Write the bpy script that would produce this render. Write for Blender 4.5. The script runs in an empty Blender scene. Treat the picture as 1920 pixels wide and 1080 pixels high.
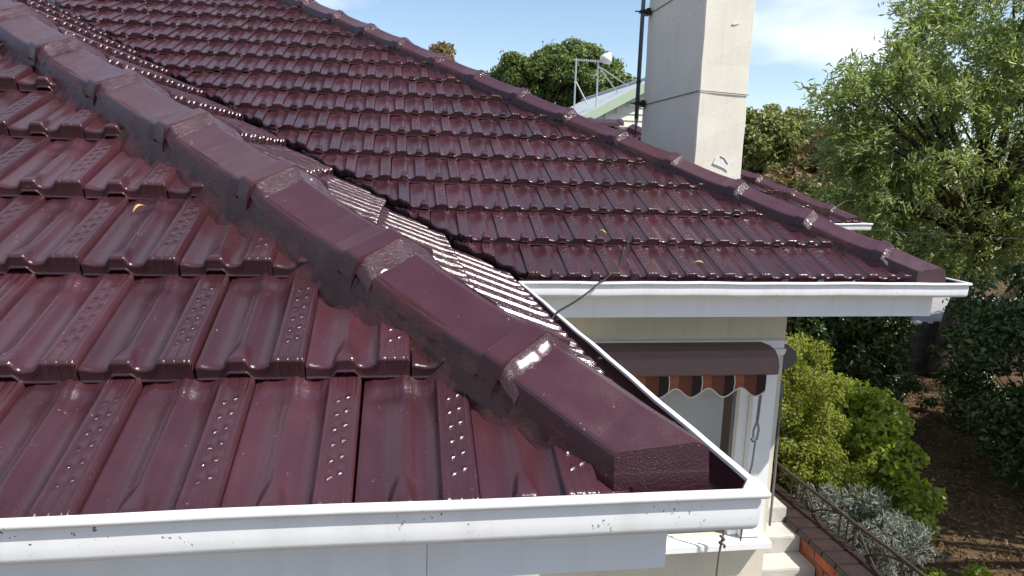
import bpy, bmesh, math, random
import numpy as np
from mathutils import Vector, Matrix
random.seed(7); rng = np.random.default_rng(11)
S = bpy.context.scene; C = S.collection
rad = math.radians

# ------------------------------------------------------------------ camera
FPX, YAW, PIT, ROLL = 1336.0, rad(8.97), rad(9.86), rad(1.83)
_f0 = Vector((math.sin(YAW), math.cos(YAW), 0)); _r0 = Vector((math.cos(YAW), -math.sin(YAW), 0)); _u0 = Vector((0, 0, 1))
FWD = math.cos(PIT)*_f0 - math.sin(PIT)*_u0; _u = math.sin(PIT)*_f0 + math.cos(PIT)*_u0
RGT = math.cos(ROLL)*_r0 + math.sin(ROLL)*_u; UPV = -math.sin(ROLL)*_r0 + math.cos(ROLL)*_u
cam = bpy.data.cameras.new('camera'); camo = bpy.data.objects.new('camera', cam); C.objects.link(camo)
cam.sensor_width = 36; cam.lens = FPX/1920*36; cam.clip_start = .05; cam.clip_end = 2000
camo.matrix_world = Matrix(((RGT.x, UPV.x, -FWD.x, 0), (RGT.y, UPV.y, -FWD.y, 0), (RGT.z, UPV.z, -FWD.z, 0), (0, 0, 0, 1)))
S.camera = camo
S.render.resolution_x = 1024; S.render.resolution_y = 576
def px(p):
    p = Vector(p); d = p.dot(FWD)
    if d < .05: return (1e6, 1e6, d)
    return (960+FPX*p.dot(RGT)/d, 540-FPX*p.dot(UPV)/d, d)

# ------------------------------------------------------------------ sky, sun, exposure
SUN = Vector((.52, -.33, .79)).normalized()
elev = math.asin(SUN.z); azi = math.atan2(SUN.x, SUN.y)
w = bpy.data.worlds.new('World'); S.world = w; w.use_nodes = True
nt = w.node_tree; nt.nodes.clear()
out = nt.nodes.new('ShaderNodeOutputWorld'); bg = nt.nodes.new('ShaderNodeBackground')
sky = nt.nodes.new('ShaderNodeTexSky'); sky.sky_type = 'NISHITA'; sky.sun_disc = False
sky.sun_elevation = elev; sky.sun_rotation = azi; sky.altitude = 50; sky.air_density = 1.0; sky.dust_density = .3; sky.ozone_density = 1.6
tc = nt.nodes.new('ShaderNodeTexCoord'); mp = nt.nodes.new('ShaderNodeMapping'); mp.inputs['Scale'].default_value = (1.0, 1.0, 2.6); mp.inputs['Location'].default_value = (.35, .1, .2)
nz = nt.nodes.new('ShaderNodeTexNoise'); nz.inputs['Scale'].default_value = 2.3; nz.inputs['Detail'].default_value = 5; nz.inputs['Roughness'].default_value = .5
rp = nt.nodes.new('ShaderNodeValToRGB'); rp.color_ramp.elements[0].position = .50; rp.color_ramp.elements[1].position = .66
rp.color_ramp.elements[0].color = (.03, .03, .03, 1); rp.color_ramp.elements[1].color = (.9, .9, .9, 1)
mx = nt.nodes.new('ShaderNodeMixRGB'); mx.inputs[2].default_value = (7.6, 7.9, 8.4, 1)
L = nt.links.new
L(tc.outputs['Generated'], mp.inputs['Vector']); L(mp.outputs[0], nz.inputs['Vector']); L(nz.outputs[0], rp.inputs[0])
L(rp.outputs[0], mx.inputs[0]); L(sky.outputs[0], mx.inputs[1]); L(mx.outputs[0], bg.inputs[0]); L(bg.outputs[0], out.inputs[0])
bg.inputs['Strength'].default_value = .118
sl = bpy.data.lights.new('sun', 'SUN'); slo = bpy.data.objects.new('sun', sl); C.objects.link(slo)
sl.energy = 5.0; sl.angle = rad(.53); sl.color = (1, .95, .87)
slo.rotation_euler = SUN.to_track_quat('Z', 'Y').to_euler(); slo.location = (6, -6, 14)
S.view_settings.view_transform = 'Standard'; S.view_settings.look = 'None'; S.view_settings.exposure = .52; S.view_settings.gamma = 1

# ------------------------------------------------------------------ materials
MATS = {}
def mat(name, col, rough=.6, spec=.5, var=0., vscale=4., bump=0., bscale=40., bdetail=6, rvar=0., coat=0., metal=0., speck=None, col2=None, dist=.01, cscale=None, orand=0., streak=0.):
    m = bpy.data.materials.new(name); m.use_nodes = True; n = m.node_tree; b = n.nodes['Principled BSDF']; k = n.links.new
    b.inputs['Base Color'].default_value = (*col, 1); b.inputs['Roughness'].default_value = rough
    b.inputs['Specular IOR Level'].default_value = spec; b.inputs['Metallic'].default_value = metal
    b.inputs['Coat Weight'].default_value = coat; b.inputs['Coat Roughness'].default_value = .12
    t = n.nodes.new('ShaderNodeTexCoord'); g = n.nodes.new('ShaderNodeNewGeometry')
    pos = g.outputs['Position']
    csock = None
    if var or col2:
        z = n.nodes.new('ShaderNodeTexNoise'); z.inputs['Scale'].default_value = vscale; z.inputs['Detail'].default_value = 6; z.inputs['Roughness'].default_value = .6
        k(pos, z.inputs['Vector'])
        r = n.nodes.new('ShaderNodeValToRGB'); r.color_ramp.elements[0].position = .3; r.color_ramp.elements[1].position = .7
        c2 = col2 if col2 else tuple(min(1, c*(1+var)) for c in col); c1 = col if col2 else tuple(c*(1-var) for c in col)
        r.color_ramp.elements[0].color = (*c1, 1); r.color_ramp.elements[1].color = (*c2, 1)
        k(z.outputs[0], r.inputs[0]); csock = r.outputs[0]
    if speck:   # (colour, scale, threshold)
        scol, ssc, th = speck
        z = n.nodes.new('ShaderNodeTexNoise'); z.inputs['Scale'].default_value = ssc; z.inputs['Detail'].default_value = 3; z.inputs['Roughness'].default_value = .65
        z2 = n.nodes.new('ShaderNodeTexNoise'); z2.inputs['Scale'].default_value = ssc/9; z2.inputs['Detail'].default_value = 2
        k(pos, z.inputs['Vector']); k(pos, z2.inputs['Vector'])
        ad = n.nodes.new('ShaderNodeMath'); ad.operation = 'MULTIPLY_ADD'; ad.inputs[1].default_value = .55; k(z2.outputs[0], ad.inputs[0]); k(z.outputs[0], ad.inputs[2])
        mr = n.nodes.new('ShaderNodeMapRange'); mr.inputs['From Min'].default_value = th; mr.inputs['From Max'].default_value = th+.035; k(ad.outputs[0], mr.inputs['Value'])
        mm = n.nodes.new('ShaderNodeMixRGB'); k(mr.outputs[0], mm.inputs[0]); mm.inputs[2].default_value = (*scol, 1)
        if csock: k(csock, mm.inputs[1])
        else: mm.inputs[1].default_value = (*col, 1)
        csock = mm.outputs[0]
    if streak:
        mpn = n.nodes.new('ShaderNodeMapping'); mpn.inputs['Scale'].default_value = (16, 16, 1.1); k(pos, mpn.inputs['Vector'])
        z = n.nodes.new('ShaderNodeTexNoise'); z.inputs['Scale'].default_value = 1; z.inputs['Detail'].default_value = 5; z.inputs['Roughness'].default_value = .6; k(mpn.outputs[0], z.inputs['Vector'])
        mr = n.nodes.new('ShaderNodeMapRange'); mr.inputs['From Min'].default_value = .48; mr.inputs['From Max'].default_value = .75; mr.inputs['To Max'].default_value = streak; k(z.outputs[0], mr.inputs['Value'])
        mm = n.nodes.new('ShaderNodeMixRGB'); mm.blend_type = 'MULTIPLY'; k(mr.outputs[0], mm.inputs[0]); mm.inputs[2].default_value = (.55, .50, .44, 1)
        if csock: k(csock, mm.inputs[1])
        else: mm.inputs[1].default_value = (*col, 1)
        csock = mm.outputs[0]
    if orand and csock:
        oi = n.nodes.new('ShaderNodeObjectInfo'); mr = n.nodes.new('ShaderNodeMapRange'); mr.inputs['To Min'].default_value = 1-orand; mr.inputs['To Max'].default_value = 1+orand
        k(oi.outputs['Random'], mr.inputs['Value']); hs = n.nodes.new('ShaderNodeHueSaturation'); k(mr.outputs[0], hs.inputs['Value']); k(csock, hs.inputs['Color']); csock = hs.outputs[0]
    if csock: k(csock, b.inputs['Base Color'])
    if rvar:
        z = n.nodes.new('ShaderNodeTexNoise'); z.inputs['Scale'].default_value = 14; z.inputs['Detail'].default_value = 5; k(pos, z.inputs['Vector'])
        mr = n.nodes.new('ShaderNodeMapRange'); mr.inputs['From Min'].default_value = .3; mr.inputs['From Max'].default_value = .7
        mr.inputs['To Min'].default_value = max(.03, rough-rvar); mr.inputs['To Max'].default_value = rough+rvar
        k(z.outputs[0], mr.inputs['Value']); k(mr.outputs[0], b.inputs['Roughness'])
    if bump:
        z = n.nodes.new('ShaderNodeTexNoise'); z.inputs['Scale'].default_value = bscale; z.inputs['Detail'].default_value = bdetail; z.inputs['Roughness'].default_value = .6
        k(pos, z.inputs['Vector']); bp = n.nodes.new('ShaderNodeBump'); bp.inputs['Strength'].default_value = bump; bp.inputs['Distance'].default_value = dist
        k(z.outputs[0], bp.inputs['Height']); k(bp.outputs[0], b.inputs['Normal'])
    MATS[name] = m; return m
def leafmat(name, cols, trans=.35, rough=.45, spec=.35):
    m = bpy.data.materials.new(name); m.use_nodes = True; n = m.node_tree; b = n.nodes['Principled BSDF']; k = n.links.new
    g = n.nodes.new('ShaderNodeNewGeometry'); r = n.nodes.new('ShaderNodeValToRGB')
    while len(r.color_ramp.elements) < len(cols): r.color_ramp.elements.new(.5)
    for i, c in enumerate(cols):
        e = r.color_ramp.elements[i]; e.position = i/(len(cols)-1); e.color = (*c, 1)
    k(g.outputs['Random Per Island'], r.inputs[0]); k(r.outputs[0], b.inputs['Base Color'])
    b.inputs['Roughness'].default_value = rough; b.inputs['Specular IOR Level'].default_value = spec
    tr = n.nodes.new('ShaderNodeBsdfTranslucent'); mixs = n.nodes.new('ShaderNodeMixShader'); mixs.inputs[0].default_value = trans
    hs = n.nodes.new('ShaderNodeHueSaturation'); hs.inputs['Value'].default_value = 1.5; hs.inputs['Saturation'].default_value = 1.1
    k(r.outputs[0], hs.inputs['Color']); k(hs.outputs[0], tr.inputs[0])
    k(b.outputs[0], mixs.inputs[1]); k(tr.outputs[0], mixs.inputs[2]); k(mixs.outputs[0], n.nodes['Material Output'].inputs[0])
    MATS[name] = m; return m

MAROON = (.045, .0145, .0192)
mat('tile', MAROON, .19, .5, var=.13, vscale=7, bump=.30, bscale=210, rvar=.10, coat=.25, orand=.2, speck=((.40, .26, .28), 260, 1.035), dist=.004)
mat('cap', (.051, .0158, .0225), .30, .5, var=.12, vscale=6, bump=.14, bscale=190, rvar=.08, coat=.1, speck=((.40, .26, .28), 230, 1.03), dist=.004)
mat('pointing', (.044, .0138, .0190), .13, .5, var=.15, vscale=20, bump=.55, bscale=260, rvar=.1, coat=.3, dist=.008)
mat('bedding', (.058, .0145, .0145), .45, .35, var=.2, vscale=16, bump=.3, bscale=90, rvar=.12, coat=.2, dist=.010)
mat('valley', (.010, .007, .007), .7, .2, var=.3, vscale=20, bump=.2)  # shade of the deep valley gap put into the colour, darkened to near black
mat('deck', (.03, .010, .012), .7, .3)
mat('gutter_white', (.78, .79, .80), .38, .5, var=.03, vscale=3, bump=.03, bscale=25, speck=((.10, .09, .08), 120, .975), streak=.22)
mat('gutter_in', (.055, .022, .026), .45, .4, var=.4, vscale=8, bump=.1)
mat('fascia_white', (.76, .79, .82), .45, .4, var=.03, vscale=3, bump=.03, bscale=30, streak=.15)
mat('trim_white', (.78, .79, .79), .45, .45, var=.03, vscale=5, bump=.04, bscale=40)
mat('cream', (.60, .56, .46), .85, .2, var=.05, vscale=3, bump=.15, bscale=120, streak=.2)
mat('chimney_render', (.76, .715, .62), .9, .15, var=.06, vscale=2.2, bump=.22, bscale=90, speck=((.46, .43, .38), 22, 1.03), streak=.14)
mat('patch', (.76, .74, .70), .85, .15, bump=.3, bscale=50)
mat('crack', (.12, .11, .10), .9, .1)
mat('dark_metal', (.16, .18, .21), .4, .5, metal=.5)
mat('galv', (.48, .50, .52), .4, .5, metal=.7)
mat('black', (.012, .012, .013), .5, .4)
mat('hood', (.165, .108, .104), .75, .3, var=.06, bump=.04)
mat('hood_grey', (.11, .10, .105), .6, .3, var=.06)
mat('awn_rust', (.25, .088, .046), .8, .2, var=.1, vscale=40)
mat('awn_brown', (.13, .045, .028), .8, .2, var=.1, vscale=40)
mat('awn_dark', (.030, .017, .015), .8, .2)
mat('awn_trim', (.58, .54, .47), .8, .2)
mat('blind', (.78, .79, .76), .8, .2, var=.02, vscale=2)
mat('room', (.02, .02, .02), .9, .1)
mat('rope', (.16, .15, .14), .8, .2)
mat('concrete', (.46, .44, .40), .9, .2, var=.12, vscale=7, bump=.3, bscale=60, speck=((.28, .26, .23), 30, 1.0))
mat('pale_concrete', (.27, .26, .26), .9, .2, var=.10, vscale=2, bump=.2)
mat('brick', (.36, .10, .05), .85, .2, var=.3, vscale=14, bump=.5, bscale=60, speck=((.13, .06, .045), 40, .98))
mat('brick_b', (.26, .085, .05), .85, .2, var=.3, vscale=14, bump=.5, bscale=60)
mat('mortar', (.22, .17, .13), .95, .1, bump=.4)
mat('coping', (.030, .018, .017), .45, .4, var=.3, vscale=9, bump=.2, bscale=30)
mat('rust_iron', (.052, .036, .031), .8, .3, var=.35, vscale=25, bump=.3, bscale=60)
mat('soil', (.085, .056, .033), .95, .1, var=.45, vscale=3.2, bump=.6, bscale=14, dist=.05)
mat('fence_wood', (.075, .062, .055), .9, .15, var=.35, vscale=8, bump=.3)
mat('bark', (.085, .065, .05), .95, .1, var=.4, vscale=9, bump=.7, bscale=22, dist=.03)
mat('bark_pale', (.24, .21, .18), .95, .1, var=.3, vscale=9, bump=.4, bscale=30)
mat('corrugated', (.42, .45, .47), .5, .4, var=.08, vscale=1)
mat('weatherboard', (.72, .70, .60), .7, .3, var=.03)
mat('barge_green', (.42, .52, .38), .6, .3)
mat('pale_green', (.55, .64, .56), .7, .3)
mat('white_plastic', (.8, .8, .8), .4, .5)
m = bpy.data.materials.new('glass'); m.use_nodes = True; n = m.node_tree
n.nodes.remove(n.nodes['Principled BSDF'])
gl = n.nodes.new('ShaderNodeBsdfGlossy'); gl.inputs['Roughness'].default_value = .02; tr = n.nodes.new('ShaderNodeBsdfTransparent')
fr = n.nodes.new('ShaderNodeFresnel'); fr.inputs[0].default_value = 1.6; ms = n.nodes.new('ShaderNodeMixShader')
n.links.new(fr.outputs[0], ms.inputs[0]); n.links.new(tr.outputs[0], ms.inputs[1]); n.links.new(gl.outputs[0], ms.inputs[2]); n.links.new(ms.outputs[0], n.nodes['Material Output'].inputs[0])
MATS['glass'] = m
leafmat('leaf_willow', [(.19, .25, .06), (.26, .32, .10), (.13, .19, .045), (.40, .43, .22), (.16, .23, .055), (.28, .28, .07)], .4, .38, .5)
leafmat('leaf_mid', [(.085, .13, .035), (.13, .18, .05), (.17, .20, .055), (.07, .11, .03)], .3)
leafmat('leaf_dense', [(.18, .21, .055), (.24, .26, .075), (.14, .17, .05), (.28, .27, .09)], .25)
leafmat('leaf_brown', [(.19, .13, .05), (.25, .165, .065), (.16, .145, .05), (.13, .09, .04)], .25)
leafmat('leaf_lime', [(.23, .29, .035), (.31, .37, .05), (.18, .24, .03), (.35, .37, .06), (.15, .21, .025)], .4, .4, .4)
leafmat('leaf_fern', [(.19, .23, .035), (.25, .28, .05), (.14, .18, .028), (.22, .21, .04)], .4, .5, .3)
leafmat('leaf_dark', [(.045, .075, .022), (.065, .10, .028), (.032, .055, .018), (.09, .13, .032)], .2, .32, .5)
leafmat('leaf_grey', [(.19, .205, .165), (.24, .255, .21), (.14, .155, .12), (.28, .29, .25)], .25, .6, .3)
leafmat('litter', [(.13, .075, .032), (.19, .115, .05), (.09, .052, .026), (.25, .165, .085)], .15, .7, .2)
leafmat('dry_leaf', [(.52, .32, .10), (.60, .38, .14)], .2, .6, .2)

# ------------------------------------------------------------------ helpers
def link(o, parent=None):
    C.objects.link(o)
    if parent is not None:
        o.parent = parent
        o.matrix_parent_inverse = Matrix.Translation(parent['_w']).inverted() if '_w' in parent else Matrix()
    return o
def thing(name, loc, label, cat, group=None):
    o = bpy.data.objects.new(name, None); o.empty_display_size = .1; C.objects.link(o); o.location = loc; o['_w'] = list(loc)
    return tag(o, label, cat, group)
def tag(o, label=None, cat=None, group=None, kind=None):
    if label: o['label'] = label
    if cat: o['category'] = cat
    if group: o['group'] = group
    if kind: o['kind'] = kind
    return o
class MB:
    def __init__(s): s.v = []; s.f = []; s.m = []
    def add(s, vs, fs, mi=0):
        k = len(s.v); s.v += [tuple(v) for v in vs]; s.f += [tuple(i+k for i in f) for f in fs]; s.m += [mi]*len(fs); return s
    def box(s, a, b, mi=0):
        x0, y0, z0 = a; x1, y1, z1 = b
        vs = [(x, y, z) for x in (x0, x1) for y in (y0, y1) for z in (z0, z1)]
        return s.add(vs, [(0, 1, 3, 2), (4, 6, 7, 5), (0, 4, 5, 1), (2, 3, 7, 6), (0, 2, 6, 4), (1, 5, 7, 3)], mi)
    def hexa(s, p, mi=0):   # 8 points: bottom 4 ccw then top 4
        return s.add(p, [(3, 2, 1, 0), (4, 5, 6, 7), (0, 1, 5, 4), (1, 2, 6, 5), (2, 3, 7, 6), (3, 0, 4, 7)], mi)
    def tube(s, pts, r, n=8, mi=0, cap=True):
        pts = [Vector(p) for p in pts]; R = [float(q) for q in r] if hasattr(r, '__len__') else [r]*len(pts)
        rings = []; prev = None
        for i, p in enumerate(pts):
            d = (pts[min(i+1, len(pts)-1)]-pts[max(i-1, 0)]).normalized()
            a = prev if prev is not None else (Vector((0, 0, 1)) if abs(d.z) < .9 else Vector((1, 0, 0)))
            a = (a-d*a.dot(d)); a = a.normalized() if a.length > 1e-6 else d.orthogonal().normalized(); prev = a
            b = d.cross(a); rings.append([p+R[i]*(math.cos(2*math.pi*j/n)*a+math.sin(2*math.pi*j/n)*b) for j in range(n)])
        fs = [(i*n+j, i*n+(j+1) % n, (i+1)*n+(j+1) % n, (i+1)*n+j) for i in range(len(pts)-1) for j in range(n)]
        if cap: fs += [tuple(reversed(range(n))), tuple((len(pts)-1)*n+j for j in range(n))]
        return s.add([v for r_ in rings for v in r_], fs, mi)
    def loft(s, rings, mi=0, closed=False):
        n = len(rings[0]); fs = []
        for i in range(len(rings)-1):
            for j in range(n if closed else n-1):
                fs.append((i*n+j, i*n+(j+1) % n, (i+1)*n+(j+1) % n, (i+1)*n+j))
        return s.add([v for r_ in rings for v in r_], fs, mi)
    def mesh(s, name, mats, smooth=False, bevel=0):
        me = bpy.data.meshes.new(name); me.from_pydata(s.v, [], s.f)
        for m_ in (mats if isinstance(mats, (list, tuple)) else [mats]): me.materials.append(MATS[m_])
        me.polygons.foreach_set('material_index', s.m)
        if bevel:
            bm = bmesh.new(); bm.from_mesh(me); bmesh.ops.remove_doubles(bm, verts=bm.verts, dist=1e-5)
            bmesh.ops.bevel(bm, geom=[e for e in bm.edges if len(e.link_faces) == 2 and e.calc_face_angle(0) > .4], offset=bevel, segments=2, affect='EDGES', clamp_overlap=True)
            bm.to_mesh(me); bm.free()
        bm = bmesh.new(); bm.from_mesh(me); bmesh.ops.recalc_face_normals(bm, faces=bm.faces); bm.to_mesh(me); bm.free()
        if smooth: me.polygons.foreach_set('use_smooth', [True]*len(me.polygons))
        me.update()
        if smooth == 'angle': me.set_sharp_from_angle(angle=rad(38))
        return me
    def build(s, name, mats, parent=None, smooth=False, bevel=0):
        return link(bpy.data.objects.new(name, s.mesh(name, mats, smooth, bevel)), parent)
def sst(a, b, x):
    t = min(1, max(0, (x-a)/(b-a))); return t*t*(3-2*t)

# ------------------------------------------------------------------ the house
GROUND = -3.3
house = thing('house', (1.2, 4.5, GROUND), 'single storey cream house with glossy maroon tiled hip roofs and white gutters', 'house')
W = .205; TLEN = .392
def tile_mesh(name, G, fine=True):
    bars = [.070+.040*i for i in range(6)]
    rows = [.010, .018, .030, .045, .058] + [.09, .11, .13, .15, .17, .19, .21, .23, .25, .27, .285, .297, .31, .323, .336, .36, TLEN]
    if fine:
        for b in bars: rows += [b-.0036, b-.0022, b-.0011, b, b+.0011, b+.0022, b+.0036]
    rows = sorted(set(round(r, 4) for r in rows)); rows = [r for i, r in enumerate(rows) if i == 0 or r-rows[i-1] > .0009]
    cols = [0, .02, .05, .09, .13, .17, .21, .24, .265, .29, .31, .33, .35, .37, .39, .41, .43, .45, .475, .50, .54, .58, .61, .63, .645, .66, .675, .69, .70, .72]
    cols += [.748, .757, .766, .774, .784, .794, .802, .810, .820, .830, .837, .845, .853, .860, .870, .880, .888, .896, .906, .916, .924, .932, .94, .955, .968, .975, .980, .982] if fine else [.75, .757, .765, .8, .836, .845, .854, .89, .924, .932, .94, .96, .975, .982]
    def prof(s, v):
        f = 1-sst(.0, .085, v); a = .010+.064*f; hr = .012+.009*f
        h = hr*(1-sst(a, a+.080-.028*f, abs(s-.37)))
        bd = sst(.635, .70, s)
        x1 = (s-.16)/.17; x2 = (s-.545)/.12
        if abs(x1) < 1: h = max(h, .010*x1*x1)
        if abs(x2) < 1: h = max(h, .010*x2*x2)
        h = max(h, .021*bd)
        if s > .966: h -= .005*sst(.966, .982, s)
        h -= .004*(1-sst(0, .03, s))
        h += .009*sst(.290, .320, v)*(1-bd)*sst(0.02, .1, s)
        if fine or True:
            for g in (.757, .845, .932):
                if abs(s-g) < .007: h -= .0022
        if fine and .04 < v < .30:
            for c0 in (.802, .888):
                if abs(s-c0-.0) < .034:
                    for b in bars:
                        if abs(v-b) < .0036: h += .0028*min(1, (s-c0+.034)/.008)*(.5-.5*(s-c0)/.034)*(1-((v-b)/.0036)**2)
        return h
    vs = []; nc = len(cols)
    for v in rows:
        for s in cols:
            sh = .55*(s-.845)*W*sst(.64, .72, s)*sst(.03, .07, v)*(1-sst(.28, .33, v)) if fine else 0
            vs.append((s*W, v+sh, .030+prof(s, v)-.041*v/G))
    fs = []
    for i in range(len(rows)-1):
        for j in range(nc-1): fs.append((i*nc+j, i*nc+j+1, (i+1)*nc+j+1, (i+1)*nc+j))
    # nose : rounded front face with a drip lip
    def wb(s): return .0165*(sst(.235, .285, s)-sst(.455, .505, s))
    prev = list(range(nc))
    prof_n = [(.0040, 'top', -.0008), (.0014, 'top', -.0030), (0, 'top', -.0070), (0, 'bot', .0075), (-.0008, 'bot', .0062), (-.0035, 'bot', .0055), (-.0042, 'bot', .0035), (-.0035, 'bot', 0), (.03, 'bot', 0.001)]
    for vv, kind, dw in prof_n:
        cur = []
        for s in cols:
            top = .029+prof(s, .010); b = wb(s)
            z = top+dw if kind == 'top' else b+dw
            if kind == 'top': z = max(z, b+.008)
            cur.append(len(vs)); vs.append((s*W, vv, z))
        for j in range(nc-1): fs.append((prev[j+1], prev[j], cur[j], cur[j+1]))
        prev = cur
    # right flank of the cover band
    e = [i*nc+nc-1 for i in range(len(rows))]; low = []
    for i, v in enumerate(rows):
        x, y, z = vs[e[i]]; low.append(len(vs)); vs.append((x+.0006, y, z-.030))
    for i in range(len(rows)-1): fs.append((e[i], low[i], low[i+1], e[i+1]))
    x, y, z = vs[e[0]]; c0 = len(vs); vs.append((x, 0, .027+.008)); c1 = len(vs); vs.append((x, -.003, 0)); fs.append((e[0], c0, c1, low[0]))
    me = bpy.data.meshes.new(name); me.from_pydata(vs, [], fs); me.materials.append(MATS['tile'])
    me.polygons.foreach_set('use_smooth', [True]*len(me.polygons)); me.update(); return me
TILE = {}
TILE['a'] = tile_mesh('roof_tile', .34); TILE['b'] = tile_mesh('roof_tile', .327); TILE['lo'] = tile_mesh('roof_tile', .327, False)

TILES = []   # (dist, slope object, matrix, mesh or cut mesh)
def slope_frame(kind, x, y, z, rise):
    k = math.hypot(1, rise)
    if kind == 'front': U = Vector((1, 0, 0)); V = Vector((0, 1/k, rise/k))
    else: U = Vector((0, 1, 0)); V = Vector((-1/k, 0, rise/k))
    N = U.cross(V); return U, V, N
def inside_ok(p, lines):
    return all((p.x-q[0])*nrm[0]+(p.y-q[1])*nrm[1] <= 0 for q, nrm, _ in lines)
def lay(slope_ob, kind, org, rise, G, rows, u0, shear, urange, lines, key, visible=None):
    """lines: [(point xy, outward normal xy, thick)] vertical cutting planes"""
    U, V, N = slope_frame(kind, *org, rise); org = Vector(org)
    for r in range(rows):
        a0 = u0 - (r % 2)*.5*W + shear*r
        n0 = int(math.floor((urange[0]-a0)/W)); n1 = int(math.ceil((urange[1]-a0)/W))
        for nn in range(n0, n1):
            uu = a0+nn*W+random.uniform(-.0012, .0012)
            o = org+U*uu+V*(r*G+random.uniform(-.0025, .0025))+N*random.uniform(-.0012, .0018)
            corners = [o+U*a+V*b for a in (0, W) for b in (0, TLEN)]
            mid = o+U*(W/2)+V*(G/2)
            if visible and not visible(mid): continue
            q = Matrix.Rotation(random.gauss(0, rad(.28)), 4, 'Z') @ Matrix.Rotation(random.gauss(0, rad(.25)), 4, 'X')
            M = Matrix(((U.x, V.x, N.x, o.x), (U.y, V.y, N.y, o.y), (U.z, V.z, N.z, o.z), (0, 0, 0, 1))) @ q
            cut = []
            drop = False
            for ln in lines:
                ins = [((c.x-ln[0][0])*ln[1][0]+(c.y-ln[0][1])*ln[1][1]) <= 0 for c in corners]
                if not any(ins): drop = True
                elif not all(ins): cut.append(ln)
            if drop: continue
            TILES.append([mid.length, slope_ob, M, key, cut, mid])
def cut_tile(key, M, cuts):
    bm = bmesh.new(); bm.from_mesh(TILE['lo' if key != 'a' else 'a']); Mi = M.inverted(); R3 = M.to_3x3().inverted()
    for (q, nrm, thick) in cuts:
        co = Mi @ Vector((q[0], q[1], M.translation.z)); no = (R3 @ Vector((nrm[0], nrm[1], 0))).normalized()
        res = bmesh.ops.bisect_plane(bm, geom=bm.verts[:]+bm.edges[:]+bm.faces[:], plane_co=co, plane_no=no, clear_outer=True)
        if thick:
            ed = [e for e in res['geom_cut'] if isinstance(e, bmesh.types.BMEdge)]
            ex = bmesh.ops.extrude_edge_only(bm, edges=ed)
            for v in ex['geom']:
                if isinstance(v, bmesh.types.BMVert): v.co += Vector((0, 0, -.045+random.uniform(-.004, .004))) + no*random.uniform(-.006, .003)
    if len(bm.faces) < 8: bm.free(); return None
    me = bpy.data.meshes.new('roof_tile'); bm.to_mesh(me); bm.free(); me.materials.append(MATS['tile']) if not me.materials else None
    return me
def place_tiles(limit=296):
    def score(t):
        X, Y, d = px(t[5]); inf = -60 < X < 1980 and -60 < Y < 1140
        return (0 if inf else 1, t[0])
    TILES.sort(key=score)
    rest = {}
    nobj = 0
    for t in TILES:
        d, so, M, key, cut, mid = t
        me = cut_tile(key, M, cut) if cut else TILE[key]
        if me is None: continue
        if nobj < limit and score(t)[0] == 0:
            o = bpy.data.objects.new('roof_tile', me); link(o, so); o.matrix_basis = M; nobj += 1
        else:
            rest.setdefault(so.name, (so, []))[1].append((me if cut else TILE['lo'], M))
    for so, lst in rest.values():
        bm = bmesh.new()
        for me, M in lst:
            t = me.copy(); t.transform(M); bm.from_mesh(t); bpy.data.meshes.remove(t)
        me = bpy.data.meshes.new('roof_tile'); bm.to_mesh(me); bm.free()
        if not me.materials: me.materials.append(MATS['tile'])
        me.polygons.foreach_set('use_smooth', [True]*len(me.polygons))
        o = link(bpy.data.objects.new('roof_tile', me), so); o['kind'] = 'stuff'

D_H = Vector((-1, 1.045, .5225)); D_V = Vector((-1, 1.005, .5025))
def hn(d):  # plan normal pointing to the right/back of a hip
    l = math.hypot(d.x, d.y); return (d.y/l, -d.x/l)
# hip centre lines (top of caps), valley line
_e1 = D_H.normalized(); _e2 = Vector((D_H.y, -D_H.x, 0)).normalized(); _e3 = _e2.cross(_e1); _e3 = _e3 if _e3.z > 0 else -_e3
AP = _e2*.060+_e3*.046
D_A = Vector((-1, 1.025, .5125)); HA = Vector((.424, 1.200, -.4235)); HB = Vector((2.764, 3.43, -.495))+AP; HC = Vector((4.86, 7.18, -.475))+AP
VB = Vector((.54, 3.40, -.58))
nh = hn(D_H); nv = hn(D_V); na = hn(D_A)
def deck(name, pts, label=None):
    o = MB().add(pts, [tuple(range(len(pts)))]).build(name, 'deck', house)
    if label: o['label'] = label
    return o
def onh(P, s, dz=-.085): return P+D_H*s+Vector((0, 0, dz))
dk = -.034
def zA(y): return -.583+.5*(y-1.093)
def zB(y): return -.567+.5*(y-3.43)
def zR(x): return -.571+.5125*(.505-x)
# decks sit under the tiles
sA = deck('roof_slope', [(-3.4, 1.13, zA(1.13)+dk), (.36, 1.13, zA(1.13)+dk), (-3.0, 4.62, zA(4.62)+dk), (-3.4, 4.62, zA(4.62)+dk)], 'steep maroon tiled slope above the long white front gutter')
sR = deck('roof_slope', [(.44, 1.2, zR(.44)+dk), (.44, 3.50, zR(.44)+dk), (-3.2, 7.12, zR(-3.2)+dk), (-3.2, 5.0, zR(-3.2)+dk)], 'maroon tiled slope draining into the open side gutter')
sB = deck('roof_slope', [(.58, 3.50, zB(3.50)+dk), (2.72, 3.50, zB(3.50)+dk), (-1.70, 8.12, zB(8.12)+dk), (-4.05, 8.12, zB(8.12)+dk)], 'large maroon tiled slope rising behind the valley')
zC = lambda y: -.545+.5*(y-7.15)
sC = deck('roof_slope', [(2.9, 7.2, zC(7.2)+dk), (4.8, 7.2, zC(7.2)+dk), (2.72, 9.4, zC(9.4)+dk), (.75, 9.4, zC(9.4)+dk)], 'small maroon tiled slope behind the chimney')
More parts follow.
